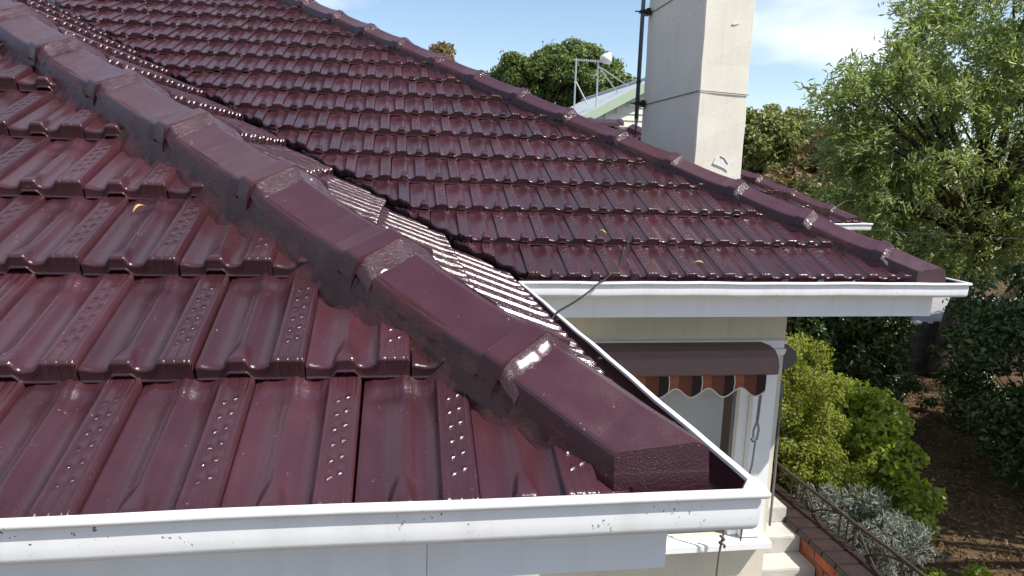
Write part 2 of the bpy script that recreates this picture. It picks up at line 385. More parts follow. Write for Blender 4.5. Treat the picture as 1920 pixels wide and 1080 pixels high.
# hidden backs of the hips
zBR = lambda x: -.567+.52*(2.80-x)
deck('roof_slope', [(2.80, 3.52, zBR(2.80)), (2.80, 7.2, zBR(2.80)), (.75, 9.4, zBR(.75)), (-1.6, 8.12, zBR(-1.6)-.05)])
deck('roof_slope', [(4.93, 7.3, -.56), (4.93, 11, -.56), (2.75, 11, .55), (2.75, 9.42, .55)])

lay(sA, 'front', (0, 1.093, -.583), .5, .3425, 11, -.4835, -.007, (-2.5, .55), [((HA.x, HA.y), na, False), ((.392, 0), (1, 0), False)], 'a')
nneg = (-na[0], -na[1])
lay(sR, 'side', (.505, 0, -.571), .5125, .3425, 11, 1.06, .004, (1.0, 7.4), [((HA.x, HA.y), nneg, False), ((0, 1.21), (0, -1), False), ((VB.x-.035, VB.y), nv, True)], 'a')
lay(sB, 'front', (0, 3.43, -.567), .5, .3265, 15, .68, -.008, (-4.3, 3.0), [((HB.x, HB.y), nh, False), ((VB.x+.092, VB.y), (-nv[0], -nv[1]), True)], 'b')
def visC(p):
    X, Y, d = px(p); return Y < -243.6+.4298*X+25 and X > 1020
lay(sC, 'front', (0, 7.15, -.545), .5, .33, 7, .02, -.008, (.6, 5.2), [((HC.x, HC.y), nh, False), ((2.90, 7.2), (-nv[0], -nv[1]), True)], 'b')
place_tiles()

# valley tray
vm = MB(); pts = []
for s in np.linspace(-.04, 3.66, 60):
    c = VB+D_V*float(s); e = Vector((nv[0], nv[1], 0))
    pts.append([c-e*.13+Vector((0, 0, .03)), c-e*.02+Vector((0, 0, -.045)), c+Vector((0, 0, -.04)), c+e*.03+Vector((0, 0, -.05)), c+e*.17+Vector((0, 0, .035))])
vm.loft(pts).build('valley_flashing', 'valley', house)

# ---- hips: bedding mortar, ridge caps, pointing
CS = [(-.113, -.098), (-.109, -.056), (-.107, -.050), (-.102, -.0455), (-.05, -.0225), (-.006, -.0020), (.0, -.0005), (.006, -.0020), (.05, -.0225), (.102, -.0455), (.107, -.050), (.109, -.056), (.113, -.098)]
def hip(P, d, ycut, first, step, count, label, roll=0, bul=0.):
    e1 = d.normalized(); e2 = Vector((d.y, -d.x, 0)).normalized(); e3 = e2.cross(e1)
    if e3.z < 0: e3 = -e3
    cr, sr = math.cos(rad(roll)), math.sin(rad(roll)); e2, e3 = e2*cr+e3*sr, e3*cr-e2*sr
    bf = lambda s: bul*max(0, 1-((s-1.1)/1.1)**2)
    F = lambda s, t, w_: P+e1*s+e2*t+e3*(w_+bf(s))
    M = Matrix(((e1.x, e2.x, e3.x, 0), (e1.y, e2.y, e3.y, 0), (e1.z, e2.z, e3.z, 0), (0, 0, 0, 1)))
    length = first+step*count
    mb = MB()
    for sg in (-1, 1):
        rings = []
        for s in np.arange(-.01, length, .008):
            q = lambda a: .0035*math.sin(s*61+a*1.3+sg)+.002*math.sin(s*143+a*2)+random.uniform(-.0006, .0006)
            rings.append([F(s, sg*.098, -.046), F(s, sg*(.1085+.2*q(1)), -.060+q(2)*.2), F(s, sg*(.112+.4*q(3)), -.085+q(4)*.3), F(s, sg*(.116+.7*q(5)), -.110+q(6)*.4), F(s, sg*(.128+1.3*q(7)), -.140), F(s, sg*.150, -.19)])
        mb.loft(rings)
    bed = mb.build('hip_bedding', 'bedding', house, smooth=True); bed['label'] = label
    # first cap, cut square above the gutter and closed with mortar
    mb = MB(); sec = [(-.120, -.24), (-.113, -.098)]+CS[1:12]+[(.113, -.098), (.120, -.24)]
    rings = [[F(s, t, w_+.003) for t, w_ in sec] for s in (-.25, .0, first*.5, first+.05)]
    mb.loft(rings, closed=True)
    me = mb.mesh('ridge_cap', ['cap', 'pointing'])
    bm = bmesh.new(); bm.from_mesh(me)
    res = bmesh.ops.bisect_plane(bm, geom=bm.verts[:]+bm.edges[:]+bm.faces[:], plane_co=(0, ycut, P.z), plane_no=(0, -1, .10), clear_outer=True)
    zc_ = P.z-.150
    ed = [g for g in res['geom_cut'] if isinstance(g, bmesh.types.BMEdge)]
    def capface(co, no):
        co = Vector(co); no = Vector(no).normalized(); vv_ = [v for v in bm.verts if abs((v.co-co).dot(no)) < 1e-5]
        if len(vv_) < 3: return
        a1 = no.orthogonal().normalized(); a2 = no.cross(a1); cen_ = sum((v.co for v in vv_), Vector())/len(vv_)
        vv_.sort(key=lambda v: math.atan2((v.co-cen_).dot(a2), (v.co-cen_).dot(a1)))
        f_ = bm.faces.new(vv_); f_.material_index = 1
    bmesh.ops.remove_doubles(bm, verts=bm.verts, dist=1e-4)
    capface((0, ycut, P.z), (0, -1, .10))
    xe = P.x+e1.x*((ycut-P.y)/e1.y)+.022
    bmesh.ops.bisect_plane(bm, geom=bm.verts[:]+bm.edges[:]+bm.faces[:], plane_co=(xe, ycut, P.z), plane_no=(1, -.25, .06), clear_outer=True)
    bmesh.ops.remove_doubles(bm, verts=bm.verts, dist=1e-4)
    capface((xe, ycut, P.z), (1, -.25, .06))
    bmesh.ops.bisect_plane(bm, geom=bm.verts[:]+bm.edges[:]+bm.faces[:], plane_co=(0, 0, zc_), plane_no=(0, 0, -1), clear_outer=True)
    bmesh.ops.recalc_face_normals(bm, faces=bm.faces); bm.to_mesh(me); bm.free()
    link(bpy.data.objects.new('ridge_cap', me), bed)
    # the others: collar at the foot, slightly dished body
    mb = MB(); rings = []
    for s, hgt, wd in [(0, -.03, .004), (0.0, .013, .008), (.003, .0205, .010), (.046, .0185, .010), (.0495, .0175, .0095), (.0505, .0085, .004), (.10, .002, .001), (.18, -.003, 0), (.27, -.0045, 0), (.36, -.003, 0), (step+.02, -.001, 0)]:
        rings.append([(s, t+(math.copysign(wd, t) if abs(t) > .09 else 0), w_+hgt if hgt > -.02 else w_-.012) for t, w_ in CS])
    mb.loft(rings); cme = mb.mesh('ridge_cap', 'cap')
    pmes = []
    for k in range(3):
        mb = MB(); rings = []
        for s, hh in [(.002, .0175), (-.003, .0165), (-.016, .0095), (-.028, .0035), (-.040, .0), (-.050, -.0065)]:
            ring = []
            for i in range(25):
                t = -.116+.232*i/24; at = abs(t)
                base = -.445*at if at < .105 else -.0467-(at-.105)*3
                ring.append((s+random.uniform(-.003, .003)*(s < -.02), t*(1.0+.0*s), base+hh+random.uniform(-.0012, .0012)))
            rings.append(ring)
        mb.loft(rings); pmes.append(mb.mesh('pointing', 'pointing', smooth=True))
    for i in range(count):
        T = Matrix.Translation(F(first+step*i+random.uniform(-.006, .006), random.uniform(-.003, .003), random.uniform(-.001, .0015))) @ M @ Matrix.Rotation(random.gauss(0, rad(.6)), 4, 'Z') @ Matrix.Rotation(-math.atan((bf(first+step*i+.3)-bf(first+step*i))/.3), 4, 'Y')
        o = link(bpy.data.objects.new('ridge_cap', cme), bed); o.matrix_basis = T
        o = link(bpy.data.objects.new('pointing', pmes[i % 3]), bed); o.matrix_basis = T
    return bed
hip(HA, D_A, 1.114, .219, .426, 9, 'sharp front hip with broad maroon capping stones', bul=.024)
hip(HB, D_H, 3.402, .20, .452, 14, 'long maroon hip line running up in front of the chimney')
hip(HC, D_H, 7.165, .22, .452, 6, 'far maroon hip line behind the chimney')
# short level ridge at the head of the far hip
e = onh(HC, 2.02, 0); mb = MB()
for i in range(4):
    x0 = e.x-.05-.40*i
    mb = MB(); mb.loft([[(x, e.y+t, e.z+w_+h_) for t, w_ in CS] for x, h_ in ((x0+.02, .012), (x0-.04, .012), (x0-.041, .0), (x0-.42, 0))]); mb.build('ridge_cap', 'cap', house)

# ---- gutters and fascias along the eaves
PATH = [(-3.6, 1.05, -.5225), (.610, 1.05, -.531), (.570, 3.37, -.562), (3.033, 3.372, -.556), (3.033, 7.02, -.545), (5.02, 7.02, -.512), (5.02, 9.2, -.512)]
def off_path(o):
    pts = [Vector(p[:2]) for p in PATH]; res = []
    for i, p in enumerate(pts):
        ns = []
        for a, b in ((i-1, i), (i, i+1)):
            if a < 0 or b >= len(pts): continue
            dd = (pts[b]-pts[a]).normalized(); ns.append(Vector((-dd.y, dd.x)))
        if len(ns) == 1: res.append(p+ns[0]*o)
        else:
            m_ = (ns[0]+ns[1]).normalized(); res.append(p+m_*(o/m_.dot(ns[0])))
    return res
GO = [(.115, -.045), (.115, -.072), (.100, -.080), (.026, -.0795), (.017, -.0780), (.010, -.0745), (.0055, -.069), (.0038, -.062), (.0032, -.045), (.003, -.020), (.0032, -.014), (-.003, -.0135), (-.0065, -.011), (-.008, -.0065), (-.0075, -.002), (-.005, .0015), (-.001, .003), (.004, .003), (.008, .001), (.009, -.005)]
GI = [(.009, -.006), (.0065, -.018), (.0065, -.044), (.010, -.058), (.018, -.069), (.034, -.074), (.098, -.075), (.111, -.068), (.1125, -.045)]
for i in range(len(PATH)-1):
    mb = MB()
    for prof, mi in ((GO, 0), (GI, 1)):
        r0 = []; r1 = []
        for o, z in prof:
            P = off_path(o); r0.append((P[i].x, P[i].y, PATH[i][2]+z)); r1.append((P[i+1].x, P[i+1].y, PATH[i+1][2]+z))
        n_ = 24; rings = []
        for k in range(n_+1):
            t = k/n_; sag = .0012*math.sin(t*17+i)+.0010*math.sin(t*41+2*i)
            if k in (0, n_): sag = 0
            rings.append([(a[0]+(b[0]-a[0])*t, a[1]+(b[1]-a[1])*t, a[2]+(b[2]-a[2])*t+sag) for a, b in zip(r0, r1)])
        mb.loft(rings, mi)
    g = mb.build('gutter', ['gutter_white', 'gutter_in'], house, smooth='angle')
    # brackets across the channel
    L_ = (Vector(PATH[i+1])-Vector(PATH[i])).length
    if i in (1, 3):
        for k in range(int(L_/.55)):
            t = (k+.6)*.55/L_
            def gp(o, z):
                P = off_path(o); a = Vector((P[i].x, P[i].y, PATH[i][2]+z)); b = Vector((P[i+1].x, P[i+1].y, PATH[i+1][2]+z)); return a+(b-a)*t
            dirv = (Vector(PATH[i+1])-Vector(PATH[i])).normalized()*.010
            a = [gp(.010, -.012), gp(.016, -.004), gp(.024, -.009), gp(.026, -.022), gp(.10, -.030)]
            MB().loft([[q-dirv, q+dirv] for q in a]).build('gutter_bracket', 'gutter_in', g)
    # fascia boards
    if True:
        P = off_path(.117); Pi = off_path(.137)
        cutsx = {0: [0, .42, .8916, 1], 2: [0, .757, 1]}.get(i, [0, 1])
        for k in range(len(cutsx)-1):
            t0, t1 = cutsx[k], cutsx[k+1]; gap = .0012
            def fp(Q, t, z): 
                a = Vector((Q[i].x, Q[i].y, PATH[i][2]+z)); b = Vector((Q[i+1].x, Q[i+1].y, PATH[i+1][2]+z)); return a+(b-a)*t
            L_ = (Vector(PATH[i+1])-Vector(PATH[i])).length; ta = t0+(gap/L_ if t0 > 0 else 0); tb = t1-(gap/L_ if t1 < 1 else 0)
            MB().hexa([fp(P, ta, -.205), fp(P, tb, -.205), fp(Pi, tb, -.205), fp(Pi, ta, -.205), fp(P, ta, -.05), fp(P, tb, -.05), fp(Pi, tb, -.05), fp(Pi, ta, -.05)]).build('fascia_board', 'fascia_white', house)
# gutter corner cap
MB().hexa([(.560, 1.046, -.540), (.618, 1.046, -.540), (.618, 1.10, -.540), (.598, 1.10, -.540), (.572, 1.050, -.5235), (.614, 1.050, -.5235), (.614, 1.090, -.5235), (.602, 1.090, -.5235)]).build('gutter_corner_cap', 'gutter_white', house, bevel=.003)
# soffits
P = off_path(.13)
zs = -.735
mb = MB(); mb.add([(-3.6, P[0].y, zs), (P[1].x, P[1].y, zs), (P[2].x, P[2].y, zs), (P[3].x, P[3].y, zs), (P[4].x, P[4].y, zs), (P[5].x, P[5].y, zs), (P[5].x, 9.2, zs), (2.3, 9.2, zs), (-3.6, 7.0, zs)], [tuple(range(9))]); mb.build('soffit', 'trim_white', house)

# ---- walls (B front wall has the window)
WY = 3.95; WX = 2.33
mb = MB(); mb.box((-3.6, 1.60, GROUND), (.10, 1.75, -.74)).build('wall', 'cream', house)
MB().box((-.05, 1.75, GROUND), (.099, WY, -.74)).build('wall', 'cream', house)
mb = MB(); x0, x1, z0, z1 = 1.08, 2.255, -2.285, -1.055
mb.box((.099, WY, GROUND), (x0, WY+.15, -.74)); mb.box((x1, WY, GROUND), (WX, WY+.15, -.74)); mb.box((x0, WY, z1), (x1, WY+.15, -.74)); mb.box((x0, WY, GROUND), (x1, WY+.15, z0)); mb.build('wall', 'cream', house)
MB().box((WX-.15, WY+.15, GROUND), (WX-.001, 7.6, -.74)).build('wall', 'cream', house)
MB().box((WX-.15, 7.6, GROUND), (4.35, 7.75, -.74)).build('wall', 'cream', house)
MB().box((4.2, 7.75, GROUND), (4.348, 9.2, -.74)).build('wall', 'cream', house)
# dark room and blind behind the glass
win = MB().box((x0, WY-.030, z1-.002), (x1+.03, WY+.05, z1+.045)).box((x0-.06, WY-.035, z0-.04), (x0, WY+.06, z1+.045)).build('window', 'trim_white', house, bevel=.004)
win['label'] = 'white framed window with a pale roller blind under the awning'
MB().box((2.125, WY-.055, z0+.001), (2.275, WY+.03, z1-.004)).build('post', 'trim_white', win, bevel=.006)
MB().box((2.062, WY-.012, z0+.001), (2.124, WY+.08, z1-.004)).build('frame', 'trim_white', win, bevel=.004)
MB().box((x0+.001, WY+.035, z0+.002), (2.0615, WY+.041, z1-.006)).build('pane', 'glass', win)
MB().box((x0+.03, WY+.075, z0+.045), (2.003, WY+.079, z1-.02)).build('blind', 'blind', win)
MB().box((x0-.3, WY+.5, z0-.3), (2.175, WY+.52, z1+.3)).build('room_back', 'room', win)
MB().hexa([(x0-.1, WY-.10, z0-.062), (2.322, WY-.10, z0-.062), (2.322, WY+.05, z0-.052), (x0-.1, WY+.05, z0-.052), (x0-.1, WY-.10, z0-.012), (2.322, WY-.10, z0-.012), (2.322, WY+.05, z0-.001), (x0-.1, WY+.05, z0-.001)]).build('sill', 'trim_white', win, bevel=.006)
# head mould with its end capital
hm = MB().box((1.06, WY-.050, -1.050), (2.300, WY-.002, -1.018)).box((1.06, WY-.065, -1.0185), (2.312, WY-.002, -.998)).build('head_mould', 'trim_white', win, bevel=.003)
MB().hexa([(2.252, WY-.06, -1.09), (2.302, WY-.06, -1.09), (2.302, WY-.003, -1.09), (2.252, WY-.003, -1.09), (2.205, WY-.062, -1.052), (2.312, WY-.062, -1.052), (2.312, WY-.003, -1.052), (2.205, WY-.003, -1.052)]).build('capital', 'trim_white', win, bevel=.003)
MB().hexa([(1.03, 3.60, -1.10), (1.135, 3.60, -1.10), (1.135, 3.72, -1.10), (1.03, 3.72, -1.10), (1.03, 3.64, -1.005), (1.10, 3.62, -1.005), (1.135, 3.72, -1.03), (1.03, 3.72, -1.03)]).build('bracket', 'trim_white', win, bevel=.003)

# ---- chimney
cx0, cx1, cy0, cy1 = 2.268, 2.665, 5.4, 6.72
chim = MB()
zs_ = np.linspace(-.6, 3.2, 20)
rings = []
for z in zs_:
    j = lambda: random.uniform(-.004, .004)
    rings.append([(cx0+j(), cy0+j(), z), (cx1+j(), cy0+j(), z), (cx1+j(), cy1+j(), z), (cx0+j(), cy1+j(), z)])
chim.loft(rings, closed=True); chim.add(rings[-1], [(0, 1, 2, 3)])
chim = chim.build('chimney', 'chimney_render', house, bevel=.006); chim['label'] = 'tall cream rendered chimney with cracked patches'
def blob(name, pts, y, th, m_, par):
    mb = MB(); n_ = len(pts); mb.add([(x, y, z) for x, z in pts]+[(x, y-th, z) for x, z in pts], [tuple(range(n_, 2*n_))]+[(i, (i+1) % n_, n_+(i+1) % n_, n_+i) for i in range(n_)]); return mb.build(name, m_, par)
blob('render_patch', [(2.42, .055), (2.445, .105), (2.49, .112), (2.53, .095), (2.545, .06), (2.575, .085), (2.60, .10), (2.595, .075), (2.565, .045), (2.55, -.005), (2.51, .022), (2.46, .040)], cy0-.004, .0025, 'patch', chim)
blob('render_patch', [(2.485, 1.105), (2.50, 1.125), (2.53, 1.118), (2.545, 1.13), (2.55, 1.115), (2.525, 1.105), (2.50, 1.10)], cy0-.004, .0025, 'patch', chim)
MB().tube([(2.475, cy0-.0085, .112), (2.495, cy0-.0085, .100), (2.510, cy0-.0085, .098), (2.525, cy0-.0085, .075), (2.545, cy0-.0085, .055)], .0028, 5).build('crack', 'crack', chim)

# ------------------------------------------------------------------ antenna mast strapped to the chimney
ma = thing('antenna_mast', (2.21, 6.72, .10), 'slim grey metal pole strapped to the shaded side of the chimney', 'mast')
mx_ = 2.19; my_ = 6.66
MB().tube([(mx_, my_, .33), (mx_, my_, .46)], [.006, .020], 10).tube([(mx_, my_, .46), (mx_, my_, 3.1)], .020, 10).build('pole', 'dark_metal', ma, smooth=True)
for z in (.60, 1.42):
    MB().box((mx_-.03, my_-.035, z-.012), (mx_+.085, my_+.02, z+.012)).box((mx_+.03, my_-.05, z-.03), (mx_+.06, my_+.03, z+.03)).tube([(mx_-.075, my_-.01, z), (mx_+.01, my_-.01, z)], .006, 6).build('clamp', 'black', ma)
    MB().tube([(cx0-.008, cy1-.03, z-.01), (cx0-.006, 6.2, z-.004), (cx0-.006, cy0-.006, z+.004), (2.44, cy0-.008, z-.001), (cx1+.005, cy0-.006, z-.012)], .0035, 5).build('strap_wire', 'rope', ma)
for z in (.78, 1.9):
    MB().tube([(mx_, my_, z), (mx_, my_, z+.03)], .0225, 10).build('joint', 'black', ma)
MB().tube([(mx_, my_, .33), (mx_-.004, my_+.002, .1), (mx_+.002, my_, -.12)], .005, 6).build('cable', 'black', ma)
MB().tube([(mx_+.015, my_, 1.66), (mx_+.07, my_-.03, 1.615), (cx0-.002, my_-.05, 1.645)], .005, 6).build('cable', 'black', ma)

# ------------------------------------------------------------------ loose cable over the gutter
def curve_pts(P, n=8):
    P = [Vector(p) for p in P]; out = []
    for i in range(len(P)-1):
        p0 = P[max(i-1, 0)]; p1 = P[i]; p2 = P[i+1]; p3 = P[min(i+2, len(P)-1)]
        for k in range(n):
            t = k/n; out.append(.5*((2*p1)+(-p0+p2)*t+(2*p0-5*p1+4*p2-p3)*t*t+(-p0+3*p1-3*p2+p3)*t**3))
    return out+[P[-1]]
o = MB().tube(curve_pts([(1.24, 3.76, -.345), (1.20, 3.66, -.395), (1.12, 3.50, -.475), (1.00, 3.372, -.545), (.96, 3.335, -.556), (.84, 3.09, -.56), (.70, 2.80, -.552), (.578, 2.56, -.543), (.54, 2.50, -.57)]), .0042, 6).build('loose_cable', 'black', None, smooth=True)
tag(o, 'thin black cable hanging from the tiles across the white gutter', 'cable')

# ------------------------------------------------------------------ awnings
aw = thing('awning', (1.6, 3.84, -1.05), 'folded brown awning with striped scalloped valance over the window', 'awning')
HXl, HXr = 1.10, 2.140
sec = [(3.90, -1.005), (3.78, -1.000), (3.715, -1.012), (3.675, -1.045), (3.660, -1.09), (3.662, -1.135), (3.675, -1.146), (3.90, -1.146)]
mb = MB(); mb.loft([[(x, y, z) for y, z in sec] for x in np.linspace(HXl, HXr, 6)], closed=True)
mb.add([(HXl, y, z) for y, z in sec], [tuple(range(8))]); mb.add([(HXr, y, z) for y, z in sec], [tuple(range(8))]); mb.build('hood', 'hood', aw)
cell = .196; xr = 2.082; vy = 3.690
def sc(x):  # scallop depth
    ph = ((xr-x) % cell)/cell
    return -1.252-.028*math.cos(2*math.pi*(ph-.28))
def foldy(x): return vy+.006*math.sin(x*32)
stripes = [('awn_rust', .0, .30), ('awn_brown', .30, .72), ('awn_dark', .72, 1.0)]
k = 0
while xr-(k+1)*cell > HXl:
    xa = xr-k*cell
    for nm, f0, f1 in stripes:   # measured from the left edge of the cell
        xl = xa-cell+f0*cell; xg = xa-cell+f1*cell; n_ = 8; xs = np.linspace(xl, xg, n_)
        mb = MB(); mb.loft([[(x, foldy(x), -1.140), (x, foldy(x)-.003, -1.19), (x, foldy(x), sc(x)+.002), (x, foldy(x)+.0025, sc(x)+.002), (x, foldy(x)+.0025, -1.140)] for x in xs]); mb.build('valance_stripe', nm, aw)
    xs = np.linspace(xa-cell, xa, 24)
    MB().tube([(x, foldy(x), sc(x)) for x in xs], .0045, 6).build('valance_trim', 'awn_trim', aw)
    if k: MB().tube([(xa, foldy(xa)-.003, sc(xa)), (xa+.004, foldy(xa)-.005, -1.19), (xa-.002, foldy(xa)-.003, -1.145)], .0032, 5).build('valance_trim', 'awn_trim', aw)
    k += 1
# crank rod with its eye
MB().tube([(2.075, 3.72, -1.26), (2.070, 3.72, -1.44)], .009, 8).tube([(2.070, 3.72, -1.44), (2.085, 3.72, -1.49), (2.078, 3.72, -1.555), (2.055, 3.72, -1.56), (2.052, 3.72, -1.50), (2.070, 3.72, -1.44)], .007, 6).tube([(2.052, 3.70, -1.545), (2.035, 3.70, -1.55)], .014, 8).tube([(2.070, 3.72, -1.56), (2.062, 3.72, -1.72), (2.045, 3.72, -1.80), (2.035, 3.72, -2.2)], .0065, 6).build('crank_rod', 'dark_metal', aw)
aw2 = thing('awning', (2.40, 4.4, -1.05), 'grey folded awning box on the side wall beyond the post', 'awning')
sec = [(2.332, -1.055), (2.385, -1.06), (2.430, -1.09), (2.443, -1.13), (2.438, -1.165), (2.385, -1.205), (2.332, -1.21)]
mb = MB(); ys = (3.985, 5.6); mb.loft([[(x, y, z) for x, z in sec] for y in ys], closed=True)
for y in ys: mb.add([(x, y, z) for x, z in sec], [tuple(range(7))])
mb.build('hood', 'hood_grey', aw2)
MB().tube([(2.365, 4.04, -1.18), (2.372, 4.0, -1.42), (2.356, 3.97, -1.55), (2.358, 3.96, -1.9), (2.352, 3.95, -2.24)], .009, 6).build('pull_cord', 'rope', aw2)
MB().box((2.345, 4.0, -1.42), (2.385, 4.05, -1.30)).build('cord_box', 'dark_metal', aw2, bevel=.006)
ro = thing('tie_rope', (1.955, 3.80, -2.5), 'short grey rope knotted and hanging in front of the window sill', 'rope')
MB().tube(curve_pts([(1.965, 3.80, -2.10), (1.962, 3.80, -2.20), (1.952, 3.80, -2.26), (1.945, 3.80, -2.36), (1.940, 3.80, -2.52)]), .0075, 6).build('strand', 'rope', ro, smooth=True)
MB().tube(curve_pts([(1.935, 3.79, -2.20), (1.965, 3.785, -2.225), (1.935, 3.79, -2.245), (1.968, 3.785, -2.26), (1.975, 3.80, -2.285)]), .008, 6).build('knot', 'rope', ro, smooth=True)

# ------------------------------------------------------------------ steps, brick flank wall, railing
st = thing('steps', (2.55, 4.2, GROUND), 'three pale concrete steps climbing beside the cream wall', 'steps')
X0, X1 = 2.335, 2.76
for i in range(7):
    yf = 4.43-.205*i; zt = -2.375-.113*i
    MB().box((X0-.35*(yf < WY-.01 and i > 1), yf, GROUND), (X1, (4.43-.205*(i-1)) if i else 5.8, zt)).build('step', 'concrete', st, bevel=.006)
gw = thing('garden_wall', (2.86, 4.2, GROUND), 'low red brick wall with dark tile coping beside the steps', 'wall')
BX = 2.765; ya, yb = 2.9, 5.6
MB().box((BX+.004, ya, GROUND), (BX+.225, yb, -2.485)).build('mortar_core', 'mortar', gw)
brick_me = {k: MB().box((-.003, 0, 0), (.02, .222, .070)).mesh('brick', k, bevel=.004) for k in ('brick', 'brick_b')}
for r in range(7):
    z = -2.565-.080*r
    y = ya+(.116 if r % 2 else 0)
    while y < yb-.2:
        o = link(bpy.data.objects.new('brick', brick_me['brick' if random.random() < .7 else 'brick_b']), gw)
        o.matrix_basis = Matrix.Translation((BX+random.uniform(-.003, .002), y, z)); y += .232
cop = MB().hexa([(0, 0, 0), (.27, 0, 0), (.27, .146, 0), (0, .146, 0), (.012, 0, .042), (.26, 0, .036), (.26, .146, .036), (.012, .146, .042)]).mesh('coping_tile', 'coping', bevel=.006)
y = ya
while y < yb-.1:
    o = link(bpy.data.objects.new('coping_tile', cop), gw); o.matrix_basis = Matrix.Translation((BX-.030, y, -2.487+random.uniform(-.002, .003))) @ Matrix.Rotation(random.gauss(0, .01), 4, 'Z'); y += .150
rl = thing('iron_railing', (3.02, 4.2, -2.6), 'rusty wrought iron railing leaning along the brick wall', 'railing')
def rp_(y, z, x=3.0): return (x+.03*(4.6-y), y, z)
for z, r in ((-2.30, .014), (-2.56, .011)):
    MB().tube([rp_(y, z+.004*math.sin(y*9)) for y in np.linspace(3.3, 5.2, 12)], r, 6).build('rail', 'rust_iron', rl, smooth=True)
for y in (3.42, 3.50, 3.58, 4.02, 4.10, 4.18, 4.62, 4.70, 4.78, 5.15):
    MB().tube([rp_(y, -2.66), rp_(y, -2.30)], .0085, 6).build('baluster', 'rust_iron', rl)
for ya_, yb_ in ((3.58, 4.02), (4.18, 4.62), (4.78, 5.15)):
    for p, q in ((-2.57, -2.31), (-2.31, -2.57)):
        MB().tube(curve_pts([rp_(ya_, p), rp_((ya_+yb_)/2, -2.44+(.05 if p > q else -.05)), rp_(yb_, q)]), .008, 6).build('scroll_bar', 'rust_iron', rl, smooth=True)

# ------------------------------------------------------------------ ground
gm = MB(); N = 60; xs = np.linspace(-60, 140, N); ys = np.concatenate([np.linspace(-40, 0, 6)[:-1], np.linspace(0, 16, 33), np.linspace(20, 400, 14)])
xs = np.concatenate([np.linspace(-200, 0, 6)[:-1], np.linspace(0, 14, 33), np.linspace(18, 400, 14)])
V_ = []; F_ = []
for y in ys:
    for x in xs: V_.append((x, y, GROUND-.0+(.05*math.sin(x*1.7+y)+.04*math.sin(y*2.3-x*.8) if 3.6 < x < 14 and 2 < y < 16 else 0)))
nx = len(xs)
for j in range(len(ys)-1):
    for i in range(nx-1): F_.append((j*nx+i, j*nx+i+1, (j+1)*nx+i+1, (j+1)*nx+i))
o = gm.add(V_, F_).build('ground', 'soil', None, smooth=True); o['kind'] = 'structure'
o = MB().box((6.5, 10.9, GROUND-.1), (60, 17.5, GROUND+.03)).build('driveway', 'pale_concrete', None); o['kind'] = 'structure'

# ------------------------------------------------------------------ foliage
def leaves_mesh(name, cen, dirs, ln, wd, matname, bend=.25, jitter=.35, nrm=None):
    n_ = len(cen); cen = np.asarray(cen); d = np.asarray(dirs); d = d/np.linalg.norm(d, axis=1)[:, None]
    r = rng.normal(size=(n_, 3)) if nrm is None else np.asarray(nrm); s = np.cross(d, r); s /= np.linalg.norm(s, axis=1)[:, None]+1e-9; nn = np.cross(s, d)
    l = ln*(1+jitter*rng.uniform(-1, 1, n_))[:, None]; w_ = wd*(1+jitter*rng.uniform(-1, 1, n_))[:, None]
    v = np.empty((n_, 4, 3)); v[:, 0] = cen-d*l*.5; v[:, 1] = cen+s*w_*.5+nn*w_*bend; v[:, 2] = cen+d*l*.5-nn*l*bend*.5; v[:, 3] = cen-s*w_*.5+nn*w_*bend
    me = bpy.data.meshes.new(name); me.vertices.add(n_*4); me.vertices.foreach_set('co', v.reshape(-1))
    idx = np.arange(n_)[:, None]*4; tri = np.concatenate([idx+np.array([[0, 1, 2]]), idx+np.array([[0, 2, 3]])], 1).reshape(-1)
    me.loops.add(n_*6); me.loops.foreach_set('vertex_index', tri); me.polygons.add(n_*2)
    me.polygons.foreach_set('loop_start', np.arange(n_*2)*3); me.polygons.foreach_set('loop_total', np.full(n_*2, 3))
    me.materials.append(MATS[matname]); me.update(); me.validate(); return me
def clumps(blobs, k, rmin, rmax, shell=.55):
    """blobs: (cx,cy,cz, rx,ry,rz, weight) -> clump centres spread through the outer part of the ellipsoids"""
    wgt = np.array([b[6] for b in blobs], float); wgt /= wgt.sum(); out = []
    for _ in range(k):
        b = blobs[rng.choice(len(blobs), p=wgt)]; d = rng.normal(size=3); d /= np.linalg.norm(d); q = rng.uniform(shell**3, 1)**(1/3)
        out.append((b[0]+d[0]*b[3]*q, b[1]+d[1]*b[4]*q, b[2]+d[2]*b[5]*q, rng.uniform(rmin, rmax), d[0], d[1], d[2]))
    return np.array(out)
def fill(cl, n_, flat=.8, droop=0., outward=.5, wind=(0, 0, 0)):
    wt = cl[:, 3]**2; i = rng.choice(len(cl), n_, p=wt/wt.sum()); d = rng.normal(size=(n_, 3)); d /= np.linalg.norm(d, axis=1)[:, None]
    q = rng.uniform(.15, 1, n_)**(1/2.2)*(1+.4*(rng.uniform(size=n_) < .10)*rng.uniform(size=n_)); p = cl[i, :3]+d*(cl[i, 3]*q)[:, None]*np.array([1, 1, flat])
    dr = rng.normal(size=(n_, 3))*.8+outward*cl[i, 4:7]+outward*d+np.array([0, 0, -droop])+np.array(wind)
    nh_ = d*.7+cl[i, 4:7]*.4+np.array([0, 0, .35])+rng.normal(size=(n_, 3))*.45
    return p, dr, nh_
